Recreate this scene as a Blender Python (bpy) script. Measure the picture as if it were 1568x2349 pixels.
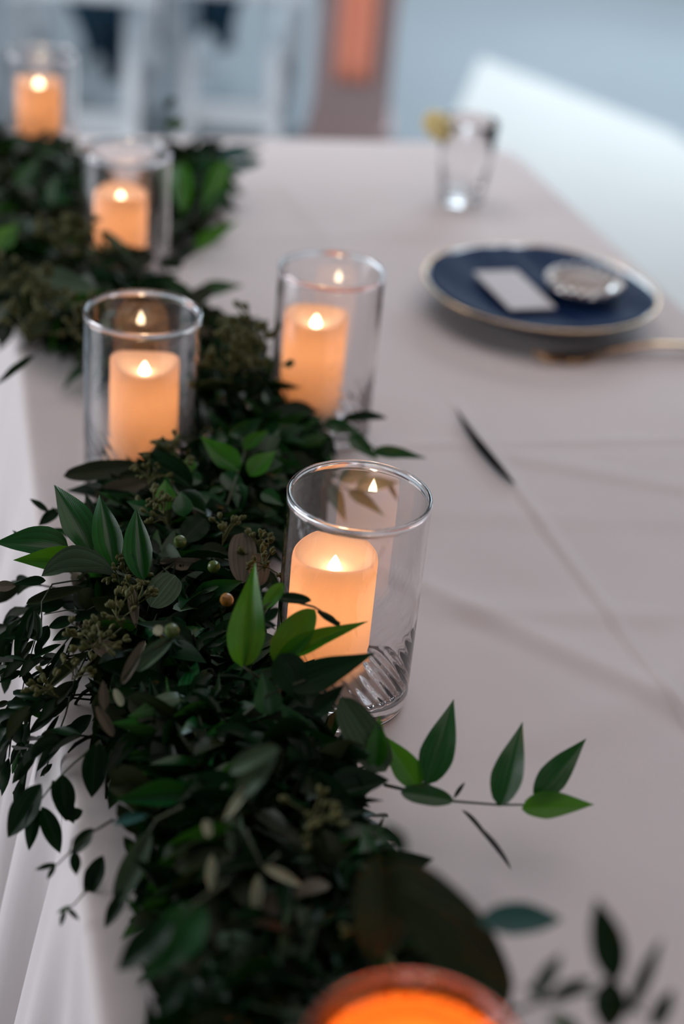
import bpy, math, random
import numpy as np
from math import sin, cos, radians, pi, sqrt, atan2
from mathutils import Vector, Matrix, Quaternion
from mathutils import noise as mnoise
for _o in list(bpy.data.objects): bpy.data.objects.remove(_o)
SC = bpy.context.scene
COL = SC.collection
rnd = random.Random(7)

# ------------------------------------------------------------------ camera
FPX = 3450.0
TH, RO, AZ = radians(29.6), radians(5.5), radians(16.1)
TZ = 0.75                                   # table top height
CAM = Vector((0, 0, TZ + 0.595))
_R0 = Vector((cos(AZ), -sin(AZ), 0))
FWD = Vector((sin(AZ)*cos(TH), cos(AZ)*cos(TH), -sin(TH)))
_U0 = Vector((sin(AZ)*sin(TH), cos(AZ)*sin(TH), cos(TH)))
CX = _R0*cos(RO) + _U0*sin(RO)
CY = -_R0*sin(RO) + _U0*cos(RO)
cd = bpy.data.cameras.new('camera')
cam = bpy.data.objects.new('camera', cd); COL.objects.link(cam)
_m = Matrix((CX, CY, -FWD)).transposed().to_4x4(); _m.translation = CAM
cam.matrix_world = _m
cd.sensor_fit = 'VERTICAL'; cd.sensor_height = 36; cd.sensor_width = 24
cd.lens = FPX/2349*36
cd.clip_start = 0.02; cd.clip_end = 60
cd.dof.use_dof = True; cd.dof.focus_distance = 0.945; cd.dof.aperture_fstop = 2.6
SC.camera = cam

def ray(x, y): return FWD*FPX + CX*(x-784) - CY*(y-1174.5)
def at(x, y, h=0.0):
    """point of the photograph (1568x2349 frame) at height h above the table top"""
    d = ray(x, y); return CAM + d*((TZ+h-CAM.z)/d.z)
def atd(x, y, depth): return CAM + ray(x, y)*(depth/FPX)

# ------------------------------------------------------------------ world, lights, exposure
W = bpy.data.worlds.new('world'); SC.world = W; W.use_nodes = True
W.node_tree.nodes['Background'].inputs[0].default_value = (0.95, 0.90, 0.95, 1)
W.node_tree.nodes['Background'].inputs[1].default_value = 0.09

def area(name, loc, target, sx, sy, power, color):
    l = bpy.data.lights.new(name, 'AREA'); l.shape = 'RECTANGLE'; l.size = sx; l.size_y = sy
    l.energy = power; l.color = color
    o = bpy.data.objects.new(name, l); COL.objects.link(o); o.location = loc
    o.rotation_euler = (Vector(target)-Vector(loc)).to_track_quat('-Z', 'Y').to_euler()
    return o
area('window_daylight', (3.4, 6.0, 3.0), (0.8, 2.2, 0.6), 3.2, 2.4, 128, (0.70, 0.87, 1.0))
area('side_fill', (-3.2, 2.2, 1.2), (0.1, 1.0, 0.4), 2.0, 2.0, 105, (0.93, 0.95, 1.0))  # added fill from the left, lifts the hanging side of the cloth
area('overhead_fill', (0.9, 1.3, 3.4), (0.4, 1.3, 0.75), 3.0, 3.0, 28, (1.0, 0.86, 0.84))  # added overhead fill, acts as soft ceiling bounce on the table
area('rear_fill', (0.9, -3.4, 2.3), (0.4, 1.2, 0.8), 2.6, 1.8, 13, (0.95, 0.95, 1.0))  # added fill behind the camera, brightens the near sides of the candles
area('far_floor_fill', (3.4, 5.2, 3.4), (3.4, 7.6, 0.0), 2.0, 2.0, 290, (0.88, 0.95, 1.0))  # added fill that brightens the far floor
area('chair_fill', (0.2, 2.6, 2.6), (0.9, 4.9, 0.4), 1.0, 1.0, 20, (0.96, 0.97, 1.0))  # added fill that lifts the dim chairs
SC.view_settings.view_transform = 'Standard'; SC.view_settings.look = 'None'
SC.view_settings.gamma = 1.0; SC.view_settings.use_curve_mapping = False
SC.view_settings.exposure = 0.0
SC.cycles.use_denoising = True
SC.cycles.max_bounces = 14; SC.cycles.transmission_bounces = 12; SC.cycles.glossy_bounces = 6
SC.cycles.diffuse_bounces = 3; SC.cycles.transparent_max_bounces = 16
SC.cycles.sample_clamp_indirect = 6; SC.cycles.blur_glossy = 0.5

# ------------------------------------------------------------------ materials
def lin(*c):
    return tuple((v/255/12.92 if v/255 <= .04045 else ((v/255+.055)/1.055)**2.4) for v in c)+(1,)
def mat(name):
    m = bpy.data.materials.new(name); m.use_nodes = True
    return m, m.node_tree, m.node_tree.nodes['Principled BSDF']
def simple(name, col, rough=0.5, metal=0.0, noise=0.0, nscale=40, spec=0.5, bump=0.0):
    m, t, b = mat(name)
    b.inputs['Base Color'].default_value = col; b.inputs['Roughness'].default_value = rough
    b.inputs['Metallic'].default_value = metal; b.inputs['Specular IOR Level'].default_value = spec
    tc = t.nodes.new('ShaderNodeTexCoord'); n = t.nodes.new('ShaderNodeTexNoise'); n.inputs['Scale'].default_value = nscale
    n.inputs['Detail'].default_value = 4
    t.links.new(tc.outputs['Object'], n.inputs['Vector'])
    if noise:
        mx = t.nodes.new('ShaderNodeMix'); mx.data_type = 'RGBA'; mx.blend_type = 'MULTIPLY'; mx.inputs[0].default_value = 1
        r = t.nodes.new('ShaderNodeMapRange'); r.inputs[3].default_value = 1-noise; r.inputs[4].default_value = 1+noise
        t.links.new(n.outputs['Fac'], r.inputs[0]); mx.inputs[6].default_value = col
        t.links.new(r.outputs[0], mx.inputs[7]); t.links.new(mx.outputs[2], b.inputs['Base Color'])
    if bump:
        bp = t.nodes.new('ShaderNodeBump'); bp.inputs['Strength'].default_value = bump; bp.inputs['Distance'].default_value = 0.001
        t.links.new(n.outputs['Fac'], bp.inputs['Height']); t.links.new(bp.outputs[0], b.inputs['Normal'])
    return m

def cloth_mat(name, col, rough=0.85, spec=.2, sheen=.15):
    m, t, b = mat(name)
    b.inputs['Roughness'].default_value = rough; b.inputs['Specular IOR Level'].default_value = spec
    b.inputs['Sheen Weight'].default_value = sheen
    tc = t.nodes.new('ShaderNodeTexCoord')
    n = t.nodes.new('ShaderNodeTexNoise'); n.inputs['Scale'].default_value = 6; n.inputs['Detail'].default_value = 5
    t.links.new(tc.outputs['Object'], n.inputs['Vector'])
    r = t.nodes.new('ShaderNodeMapRange'); r.inputs[3].default_value = .95; r.inputs[4].default_value = 1.05
    mx = t.nodes.new('ShaderNodeMix'); mx.data_type = 'RGBA'; mx.blend_type = 'MULTIPLY'; mx.inputs[0].default_value = 1
    mx.inputs[6].default_value = col
    t.links.new(n.outputs['Fac'], r.inputs[0]); t.links.new(r.outputs[0], mx.inputs[7]); t.links.new(mx.outputs[2], b.inputs['Base Color'])
    w1 = t.nodes.new('ShaderNodeTexWave'); w1.inputs['Scale'].default_value = 420; w1.bands_direction = 'X'
    w2 = t.nodes.new('ShaderNodeTexWave'); w2.inputs['Scale'].default_value = 420; w2.bands_direction = 'Y'
    for w in (w1, w2): t.links.new(tc.outputs['Object'], w.inputs['Vector'])
    ad = t.nodes.new('ShaderNodeMath'); t.links.new(w1.outputs['Fac'], ad.inputs[0]); t.links.new(w2.outputs['Fac'], ad.inputs[1])
    bp = t.nodes.new('ShaderNodeBump'); bp.inputs['Strength'].default_value = .25; bp.inputs['Distance'].default_value = .0003
    t.links.new(ad.outputs[0], bp.inputs['Height']); t.links.new(bp.outputs[0], b.inputs['Normal'])
    return m

def leaf_mat(name, top, under, rough=.32, transl=(0.12, .3, .02, 1), tf=.18, vary=.35, rib=1.5, spec=.35):
    m, t, b = mat(name)
    b.inputs['Specular IOR Level'].default_value = spec
    oi = t.nodes.new('ShaderNodeObjectInfo'); uv = t.nodes.new('ShaderNodeUVMap'); g = t.nodes.new('ShaderNodeNewGeometry')
    tc = t.nodes.new('ShaderNodeTexCoord')
    n = t.nodes.new('ShaderNodeTexNoise'); n.inputs['Scale'].default_value = 60; n.inputs['Detail'].default_value = 3
    t.links.new(g.outputs['Position'], n.inputs['Vector'])
    # per-leaf variation: second uv layer carries a random number for merged leaves
    uv2 = t.nodes.new('ShaderNodeUVMap'); uv2.uv_map = 'rand'
    s2 = t.nodes.new('ShaderNodeSeparateXYZ'); t.links.new(uv2.outputs[0], s2.inputs[0])
    ad = t.nodes.new('ShaderNodeMath'); ad.operation = 'ADD'; t.links.new(s2.outputs[0], ad.inputs[0]); t.links.new(oi.outputs['Random'], ad.inputs[1])
    fr = t.nodes.new('ShaderNodeMath'); fr.operation = 'FRACT'; t.links.new(ad.outputs[0], fr.inputs[0])
    mc = t.nodes.new('ShaderNodeMix'); mc.data_type = 'RGBA'
    mc.inputs[6].default_value = top; mc.inputs[7].default_value = under
    t.links.new(g.outputs['Backfacing'], mc.inputs[0])
    r = t.nodes.new('ShaderNodeMapRange'); r.inputs[3].default_value = 1-vary; r.inputs[4].default_value = 1+vary*1.4
    t.links.new(fr.outputs[0], r.inputs[0])
    r2 = t.nodes.new('ShaderNodeMapRange'); r2.inputs[3].default_value = .8; r2.inputs[4].default_value = 1.25
    t.links.new(n.outputs['Fac'], r2.inputs[0])
    mm = t.nodes.new('ShaderNodeMath'); mm.operation = 'MULTIPLY'; t.links.new(r.outputs[0], mm.inputs[0]); t.links.new(r2.outputs[0], mm.inputs[1])
    # midrib: |u-.5| < .02
    s = t.nodes.new('ShaderNodeSeparateXYZ'); uv.uv_map = 'UVMap'; t.links.new(uv.outputs[0], s.inputs[0])
    a = t.nodes.new('ShaderNodeMath'); a.operation = 'SUBTRACT'; a.inputs[1].default_value = .5; t.links.new(s.outputs[0], a.inputs[0])
    a2 = t.nodes.new('ShaderNodeMath'); a2.operation = 'ABSOLUTE'; t.links.new(a.outputs[0], a2.inputs[0])
    r3 = t.nodes.new('ShaderNodeMapRange'); r3.inputs[1].default_value = .0; r3.inputs[2].default_value = .035
    r3.inputs[3].default_value = rib; r3.inputs[4].default_value = 1; t.links.new(a2.outputs[0], r3.inputs[0])
    m3 = t.nodes.new('ShaderNodeMath'); m3.operation = 'MULTIPLY'; t.links.new(mm.outputs[0], m3.inputs[0]); t.links.new(r3.outputs[0], m3.inputs[1])
    fin = t.nodes.new('ShaderNodeMix'); fin.data_type = 'RGBA'; fin.blend_type = 'MULTIPLY'; fin.inputs[0].default_value = 1
    t.links.new(mc.outputs[2], fin.inputs[6]); t.links.new(m3.outputs[0], fin.inputs[7])
    t.links.new(fin.outputs[2], b.inputs['Base Color'])
    b.inputs['Roughness'].default_value = rough
    # fine parallel veins
    wv = t.nodes.new('ShaderNodeTexWave'); wv.inputs['Scale'].default_value = 9; wv.inputs['Distortion'].default_value = 1.5
    wv.bands_direction = 'X'
    t.links.new(uv.outputs[0], wv.inputs['Vector'])
    bp = t.nodes.new('ShaderNodeBump'); bp.inputs['Strength'].default_value = .12; bp.inputs['Distance'].default_value = .0004
    t.links.new(wv.outputs['Fac'], bp.inputs['Height']); t.links.new(bp.outputs[0], b.inputs['Normal'])
    tr = t.nodes.new('ShaderNodeBsdfTranslucent'); tr.inputs[0].default_value = transl
    ms = t.nodes.new('ShaderNodeMixShader'); ms.inputs[0].default_value = tf
    out = t.nodes['Material Output']
    t.links.new(b.outputs[0], ms.inputs[1]); t.links.new(tr.outputs[0], ms.inputs[2]); t.links.new(ms.outputs[0], out.inputs[0])
    return m

M = {}
M['cloth'] = cloth_mat('linen_tablecloth', (0.75, 0.695, 0.695, 1))
M['napkin'] = cloth_mat('navy_napkin_cloth', (0.0008, 0.016, 0.07, 1), .6, .08, 0)
M['card'] = simple('pale_card', (0.62, .60, .62, 1), .7, noise=.03)
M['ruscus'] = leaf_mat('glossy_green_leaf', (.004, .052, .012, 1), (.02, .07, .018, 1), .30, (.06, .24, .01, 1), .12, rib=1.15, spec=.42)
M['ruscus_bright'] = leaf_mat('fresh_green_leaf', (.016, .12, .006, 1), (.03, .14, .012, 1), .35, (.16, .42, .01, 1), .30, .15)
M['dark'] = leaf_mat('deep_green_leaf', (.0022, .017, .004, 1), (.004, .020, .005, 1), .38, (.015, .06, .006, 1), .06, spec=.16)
M['euca'] = leaf_mat('grey_green_leaf', (.045, .08, .045, 1), (.09, .13, .08, 1), .6, (.08, .12, .04, 1), .10, .3, 1.7, .3)
M['olive'] = leaf_mat('olive_leaf', (.010, .018, .004, 1), (.022, .032, .010, 1), .5, (.03, .05, .005, 1), .08, .3, 1.5, .25)
M['brown'] = leaf_mat('taupe_leaf', (.095, .080, .055, 1), (.13, .11, .08, 1), .6, (.12, .08, .05, 1), .08, .25, 1.6)
M['teal'] = leaf_mat('blue_green_leaf', (.022, .095, .085, 1), (.06, .13, .12, 1), .5, (.05, .15, .1, 1), .10, .15)
M['pale'] = leaf_mat('pale_glint_leaf', (.36, .38, .27, 1), (.42, .42, .32, 1), .5, (.3, .35, .2, 1), .15, .2)  # whitish glints in the foliage are put into this leaf colour
M['dry'] = simple('dark_dry_leaf', (.012, .012, .014, 1), .6, noise=.6, nscale=90, spec=.2)
M['plug'] = simple('dark_plug', (.05, .04, .035, 1), .6)
M['stem'] = simple('green_brown_stem', (.035, .05, .018, 1), .6, noise=.3)
M['vine'] = simple('shaded_vine', (.004, .005, .002, 1), .9, noise=.4, spec=.1)  # near black, dark of the foliage interior put into the colour
M['seed'] = simple('olive_seed_pod', (.075, .078, .022, 1), .6, noise=.35, nscale=200, spec=.2)
M['berry'] = simple('green_berry', (.07, .11, .02, 1), .3, noise=.2)
M['berry_orange'] = simple('amber_berry', (.30, .13, .02, 1), .3, noise=.2)
M['gold'] = simple('brushed_gold', (.60, .38, .20, 1), .12, 1.0, noise=.05)
M['silver'] = simple('bright_silver', (.85, .84, .82, 1), .12, 1.0, noise=.04)
M['tan'] = simple('tan_lid', (.30, .20, .15, 1), .6, noise=.1)
M['chair'] = simple('white_painted_chair', (.78, .85, .90, 1), .45, noise=.05, nscale=8)
M['navy'] = cloth_mat('navy_garment', (.006, .045, .085, 1), .8)
M['lemon'] = simple('lemon_flesh', (.80, .66, .28, 1), .5, noise=.1)
M['post'] = simple('mauve_brown_post', (.36, .27, .27, 1), .7, noise=.1, nscale=5)
M['salmon'] = cloth_mat('salmon_drape', (.95, .36, .24, 1), .8, .1, 0)
M['light_patch'] = cloth_mat('pale_light_patch', (.42, .43, .425, 1), .9, .1, 0)  # brightness of the lit floor is put into this colour
M['legmetal'] = simple('grey_table_metal', (.2, .2, .21, 1), .4, .8)
M['board'] = simple('table_board', (.35, .3, .25, 1), .6, noise=.1)

def floor_mat():
    m, t, b = mat('slate_blue_floor')
    b.inputs['Roughness'].default_value = .35
    tc = t.nodes.new('ShaderNodeTexCoord'); n = t.nodes.new('ShaderNodeTexNoise'); n.inputs['Scale'].default_value = 1.3; n.inputs['Detail'].default_value = 6
    t.links.new(tc.outputs['Object'], n.inputs['Vector'])
    cr = t.nodes.new('ShaderNodeValToRGB')
    cr.color_ramp.elements[0].color = (.14, .17, .195, 1); cr.color_ramp.elements[1].color = (.185, .22, .245, 1)
    t.links.new(n.outputs['Fac'], cr.inputs[0]); t.links.new(cr.outputs[0], b.inputs['Base Color'])
    return m
M['floor'] = floor_mat()

def glass_mat(name, ior=1.5, tint=(1, 1, 1, 1)):
    m = bpy.data.materials.new(name); m.use_nodes = True; t = m.node_tree
    t.nodes.remove(t.nodes['Principled BSDF'])
    g = t.nodes.new('ShaderNodeBsdfGlass'); g.inputs['IOR'].default_value = ior; g.inputs['Roughness'].default_value = 0
    g.inputs['Color'].default_value = tint
    t.links.new(g.outputs[0], t.nodes['Material Output'].inputs[0])
    return m
M['glass'] = glass_mat('clear_jar_glass', 1.70, (.985, .975, .975, 1))
M['crystal'] = glass_mat('clear_goblet_glass', 1.5)

def wax_mat(name='ivory_wax', dc=(.86, .76, .64, 1), tcol=(1.0, .66, .38, 1)):
    m = bpy.data.materials.new(name); m.use_nodes = True; t = m.node_tree
    t.nodes.remove(t.nodes['Principled BSDF'])
    d = t.nodes.new('ShaderNodeBsdfDiffuse'); d.inputs[0].default_value = dc
    tr = t.nodes.new('ShaderNodeBsdfTranslucent'); tr.inputs[0].default_value = tcol
    n = t.nodes.new('ShaderNodeTexNoise'); n.inputs['Scale'].default_value = 35; tc = t.nodes.new('ShaderNodeTexCoord')
    t.links.new(tc.outputs['Object'], n.inputs['Vector'])
    bp = t.nodes.new('ShaderNodeBump'); bp.inputs['Strength'].default_value = .15; bp.inputs['Distance'].default_value = .001
    t.links.new(n.outputs['Fac'], bp.inputs['Height']); t.links.new(bp.outputs[0], d.inputs['Normal'])
    ms = t.nodes.new('ShaderNodeMixShader'); ms.inputs[0].default_value = .34
    t.links.new(d.outputs[0], ms.inputs[1]); t.links.new(tr.outputs[0], ms.inputs[2])
    t.links.new(ms.outputs[0], t.nodes['Material Output'].inputs[0])
    return m
M['wax'] = wax_mat()
M['glow_wax'] = wax_mat('glow_wax', (.75, .27, .04, 1), (1.0, .25, .03, 1))  # orange glow and reflection in the bottom cylinder put into the wax colour
def emis(name, col, s):
    m = bpy.data.materials.new(name); m.use_nodes = True; t = m.node_tree
    b = t.nodes['Principled BSDF']; b.inputs['Base Color'].default_value = (.9, .8, .6, 1)
    b.inputs['Emission Color'].default_value = col; b.inputs['Emission Strength'].default_value = s
    return m
M['flame'] = emis('lit_flame_bulb', (1, .80, .52, 1), 26)

# ------------------------------------------------------------------ helpers
def mesh(name, verts, faces, m, smooth=True):
    me = bpy.data.meshes.new(name); me.from_pydata([tuple(v) for v in verts], [], faces); me.validate()
    me.materials.append(m)
    if smooth: me.polygons.foreach_set('use_smooth', [True]*len(me.polygons))
    me.update(); return me
def link(name, me, parent=None, loc=None):
    o = bpy.data.objects.new(name, me); COL.objects.link(o)
    if parent: o.parent = parent
    if loc is not None: o.location = loc
    return o
def tag(o, label=None, cat=None, group=None, kind=None):
    if label: o['label'] = label
    if cat: o['category'] = cat
    if group: o['group'] = group
    if kind: o['kind'] = kind
    return o
def thing(name, label, cat, loc=(0, 0, 0), rotz=0, group=None):
    o = bpy.data.objects.new(name, None); COL.objects.link(o); o.location = loc; o.rotation_euler = (0, 0, rotz)
    o.empty_display_size = .02
    return tag(o, label, cat, group)
def lathe(prof, n=64, fn=None):
    """prof: list of (r, z); closed at axis where r == 0"""
    V, Fc, idx = [], [], []
    for r, z in prof:
        if r <= 1e-7: idx.append([len(V)]*n); V.append((0, 0, z))
        else:
            idx.append(list(range(len(V), len(V)+n)))
            for k in range(n):
                a = 2*pi*k/n
                rr, zz = fn(r, z, a) if fn else (r, z)
                V.append((rr*cos(a), rr*sin(a), zz))
    for i in range(len(prof)-1):
        A, B = idx[i], idx[i+1]
        for k in range(n):
            l = [A[k], A[(k+1) % n], B[(k+1) % n], B[k]]
            q = []
            for v in l:
                if v not in q: q.append(v)
            if len(q) > 2: Fc.append(q)
    return V, Fc
def tube(pts, r, n=6, cap=True):
    V, Fc = [], []
    P = [Vector(p) for p in pts]
    rs = r if isinstance(r, (list, tuple)) else [r]*len(P)
    up = Vector((0.13, .21, 1)).normalized()
    for i, p in enumerate(P):
        d = (P[min(i+1, len(P)-1)]-P[max(i-1, 0)]).normalized()
        a = d.cross(up)
        if a.length < 1e-3: a = d.cross(Vector((1, 0, 0)))
        a.normalize(); b = d.cross(a)
        for k in range(n):
            t = 2*pi*k/n; V.append(p + (a*cos(t)+b*sin(t))*rs[i])
    for i in range(len(P)-1):
        for k in range(n):
            Fc.append([i*n+k, i*n+(k+1) % n, (i+1)*n+(k+1) % n, (i+1)*n+k])
    if cap: Fc.append(list(range(n))[::-1]); Fc.append([(len(P)-1)*n+k for k in range(n)])
    return V, Fc
def join(parts):
    V, Fc = [], []
    for v, f in parts:
        o = len(V); V += list(v); Fc += [[i+o for i in q] for q in f]
    return V, Fc
def box(c, s, R=None, bev=.0):
    x, y, z = s[0]/2, s[1]/2, s[2]/2
    if bev <= 0:
        V = [Vector((a, b, d)) for a in (-x, x) for b in (-y, y) for d in (-z, z)]
        Fc = [[0, 1, 3, 2], [4, 6, 7, 5], [0, 4, 5, 1], [2, 3, 7, 6], [0, 2, 6, 4], [1, 5, 7, 3]]
    else:
        import bmesh
        bm = bmesh.new(); bmesh.ops.create_cube(bm, size=1)
        for v in bm.verts: v.co = Vector((v.co.x*s[0], v.co.y*s[1], v.co.z*s[2]))
        bmesh.ops.bevel(bm, geom=list(bm.edges), offset=bev, segments=2, affect='EDGES', profile=.5)
        V = [v.co.copy() for v in bm.verts]; Fc = [[v.index for v in f.verts] for f in bm.faces]; bm.free()
    if R: V = [R @ v for v in V]
    return [v+Vector(c) for v in V], Fc
def beam(p, q, w, h, bev=.003):
    p, q = Vector(p), Vector(q); d = q-p
    R = d.to_track_quat('Z', 'X').to_matrix()
    return box((p+q)/2, (w, h, d.length), R, bev)

# ------------------------------------------------------------------ floor
v, f = box((1.0, 4.0, -.02), (14, 16, .04))
fl = link('floor', mesh('floor', v, f, M['floor'], False)); fl['kind'] = 'structure'
v, f = box((1.0, 9.04, 1.95), (14, .08, 3.9))
wb = link('wall_back', mesh('wall_back', v, f, simple('pale_grey_wall', (.45, .47, .5, 1), .8, noise=.04, nscale=3), False)); wb['kind'] = 'structure'
v, f = box((1.0, 8.985, .06), (14, .03, .12), None, .004)
bb = link('baseboard_back', mesh('baseboard_back', v, f, simple('white_baseboard', (.7, .7, .7, 1), .5), False)); bb['kind'] = 'structure'

# ------------------------------------------------------------------ tablecloth
X0, X1, Y0, Y1, RC = .056, .772, -.41, 2.035, .085
def seg(p, a, b):
    ax, ay = a; bx, by = b
    t = ((p[0]-ax)*(bx-ax)+(p[1]-ay)*(by-ay))/((bx-ax)**2+(by-ay)**2)
    tc = max(0, min(1, t)); dx = p[0]-(ax+(bx-ax)*tc); dy = p[1]-(ay+(by-ay)*tc)
    side = 1 if ((bx-ax)*(p[1]-ay)-(by-ay)*(p[0]-ax)) > 0 else -1
    return sqrt(dx*dx+dy*dy)*side
CREASE = []
def cr(pa, pb, amp, w, kind='ridge'):
    a, b = at(*pa), at(*pb); CREASE.append(((a.x, a.y), (b.x, b.y), amp, w, kind))
cr((1040, 925), (1900, 2100), .0028, .0042)
cr((620, 1030), (1600, 1008), .0018, .006)
cr((420, 548), (1000, 540), .0014, .012)
cr((930, 1330), (1600, 1640), .0030, .012)
cr((640, 420), (760, 560), .0012, .012)
cr((1000, 1180), (1568, 1200), .0010, .016)
cr((1010, 1400), (1500, 1420), .0018, .014)
cr((1180, 1050), (1560, 1120), .0022, .014)
cr((880, 700), (1150, 830), .0015, .014)
cr((1250, 1700), (1600, 1560), .0016, .02)
cr((210, 1010), (200, 1180), .0014, .006)
def topz(x, y):
    z = .0016*mnoise.noise(Vector((x*5, y*4, .3))) + .0009*mnoise.noise(Vector((x*14+y*6, y*10, 2.1)))
    for a, b, amp, w, k in CREASE:
        d = seg((x, y), a, b)
        if abs(d) < 5*w:
            z += amp*math.exp(-(d/w)**2) + amp*.35*(d/w)*math.exp(-(d/w/1.6)**2)
    return z
NX, NY = 170, 440
V, Fc = [], []
def top_xy(i, j):
    # denser rows inside the view
    y = Y0 + (Y1-Y0)*(j/NY)
    u = i/NX*2-1
    hw = (X1-X0)/2
    dy = max(0, RC-(Y1-y), RC-(y-Y0))
    w = hw - RC + sqrt(max(0, RC*RC-dy*dy))
    # square-up so that the last row still has the straight far edge
    return (X0+X1)/2 + u*w, y
for j in range(NY+1):
    for i in range(NX+1):
        x, y = top_xy(i, j); V.append(Vector((x, y, TZ+topz(x, y))))
def vi(i, j): return j*(NX+1)+i
for j in range(NY):
    for i in range(NX): Fc.append([vi(i, j), vi(i+1, j), vi(i+1, j+1), vi(i, j+1)])
per = [vi(i, NY) for i in range(NX, -1, -1)] + [vi(0, j) for j in range(NY-1, -1, -1)] + \
      [vi(i, 0) for i in range(1, NX+1)] + [vi(NX, j) for j in range(1, NY)]
P = [V[k].copy() for k in per]; n = len(P)
nor = []
for k in range(n):
    tg = (P[(k+2) % n]-P[k-2]); tg.z = 0; tg.normalize(); nor.append(Vector((-tg.y, tg.x, 0))*-1)
c0 = Vector(((X0+X1)/2, (Y0+Y1)/2, 0))
nor = [(q if q.dot(p-c0) > 0 or abs((p-c0).y) < 1.1 and (p-c0).x*q.x > 0 else -q) for p, q in zip(P, nor)]
# smooth the arc-length parameter for folds
s = 0; S = []
for k in range(n): S.append(s); s += (P[(k+1) % n]-P[k]).length
ROW = 46; prev = per
for r in range(1, ROW+1):
    t = r/ROW; cur = []
    for k in range(n):
        if r <= 4:
            a = (r/4)*pi/2; out = .008*sin(a); z = TZ - .008*(1-cos(a)) ; fold = 0
        else:
            q = (r-4)/(ROW-4); z = TZ-.008 - q*(TZ-.012)
            ss = S[k]
            fold = sin(ss*38+1.3*sin(ss*7)+q*.8)*.55 + .35*sin(ss*71+2*sin(ss*11)) + .4*sin(ss*17+.5) + .16*sin(ss*150+3*sin(ss*9)+q)
            fold = (.30*fold)*min(1, q*2.2)**.8*.12
            out = .008 + .055*q + fold + .016*q**.5*(.5+.5*sin(ss*38+1.3*sin(ss*7)))
        p = P[k]
        cur.append(len(V)); V.append(Vector((p.x+nor[k].x*out, p.y+nor[k].y*out, z if r > 4 else z+(p.z-TZ)*(1-r/4))))
    for k in range(n): Fc.append([prev[k], prev[(k+1) % n], cur[(k+1) % n], cur[k]][::-1])
    prev = cur
tc = link('tablecloth', mesh('tablecloth', V, Fc, M['cloth']))
tag(tc, 'white linen tablecloth with creases draped over the long table', 'tablecloth')

tb = thing('folding_table', 'long banquet table hidden under the white tablecloth', 'table', ((X0+X1)/2, (Y0+Y1)/2, 0))
def at_par(name, vf, m, par, smooth=False):
    o = link(name, mesh(name, vf[0], vf[1], m, smooth), par); return o
at_par('tabletop', box((0, 0, TZ-.0225), (X1-X0-.05, Y1-Y0-.12, .035), None, .004), M['board'], tb)
for sy in (-1, 1):
    for sx in (-1, 1):
        at_par('leg', tube([(sx*.27, sy*.95, TZ-.04), (sx*.29, sy*.98, 0.0)], .0125, 10), M['legmetal'], tb, True)

# ------------------------------------------------------------------ glass cylinders and candles
JR, JH, WALL, BASE = .0445, .152, .0023, .014
def jar_mesh():
    N = 240
    def fn(r, z, a): return r, z
    prof_out = [(0, .0012), (JR-.012, .0012), (JR-.007, 0.0), (JR-.003, .0006), (JR-.0008, .003), (JR, .007)]
    zs = [.012+.001*k for k in range(60)]+[.072+(JH-.072-.0015)*k/14 for k in range(15)]
    prof_out += [(JR, z) for z in zs]
    rim = [(JR+.0002, JH-.0012), (JR-.0002, JH-.0003), (JR-WALL/2, JH), (JR-WALL+.0002, JH-.0003), (JR-WALL-.0002, JH-.0012)]
    ins = [(JR-WALL, z) for z in zs[::-1] if z > BASE+.007]
    ins += [(JR-WALL-.0002, BASE+.006), (JR-WALL-.0012, BASE+.0030), (JR-WALL-.0035, BASE+.0010), (JR-WALL-.008, BASE+.0001), (JR*.5, BASE-.0004), (0, BASE-.0006)]
    no = len(prof_out)+len(rim)
    def fn2(r, z, a):
        # twisted ribs pressed into the inside of the lower wall
        if r < JR-WALL*.7 and z > BASE*.9 and r > JR*.6:
            q = max(0, 1-(z-BASE)/.054)
            tw = a*30 + (z-BASE)*520
            r2 = r - .0022*q**1.6 - .0011*q**.9*(.5+.5*sin(tw))
            return r2, z
        return r, z
    return lathe(prof_out+rim+ins, N, fn2)
jm = mesh('glass_cylinder', *jar_mesh(), M['glass'])

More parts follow.
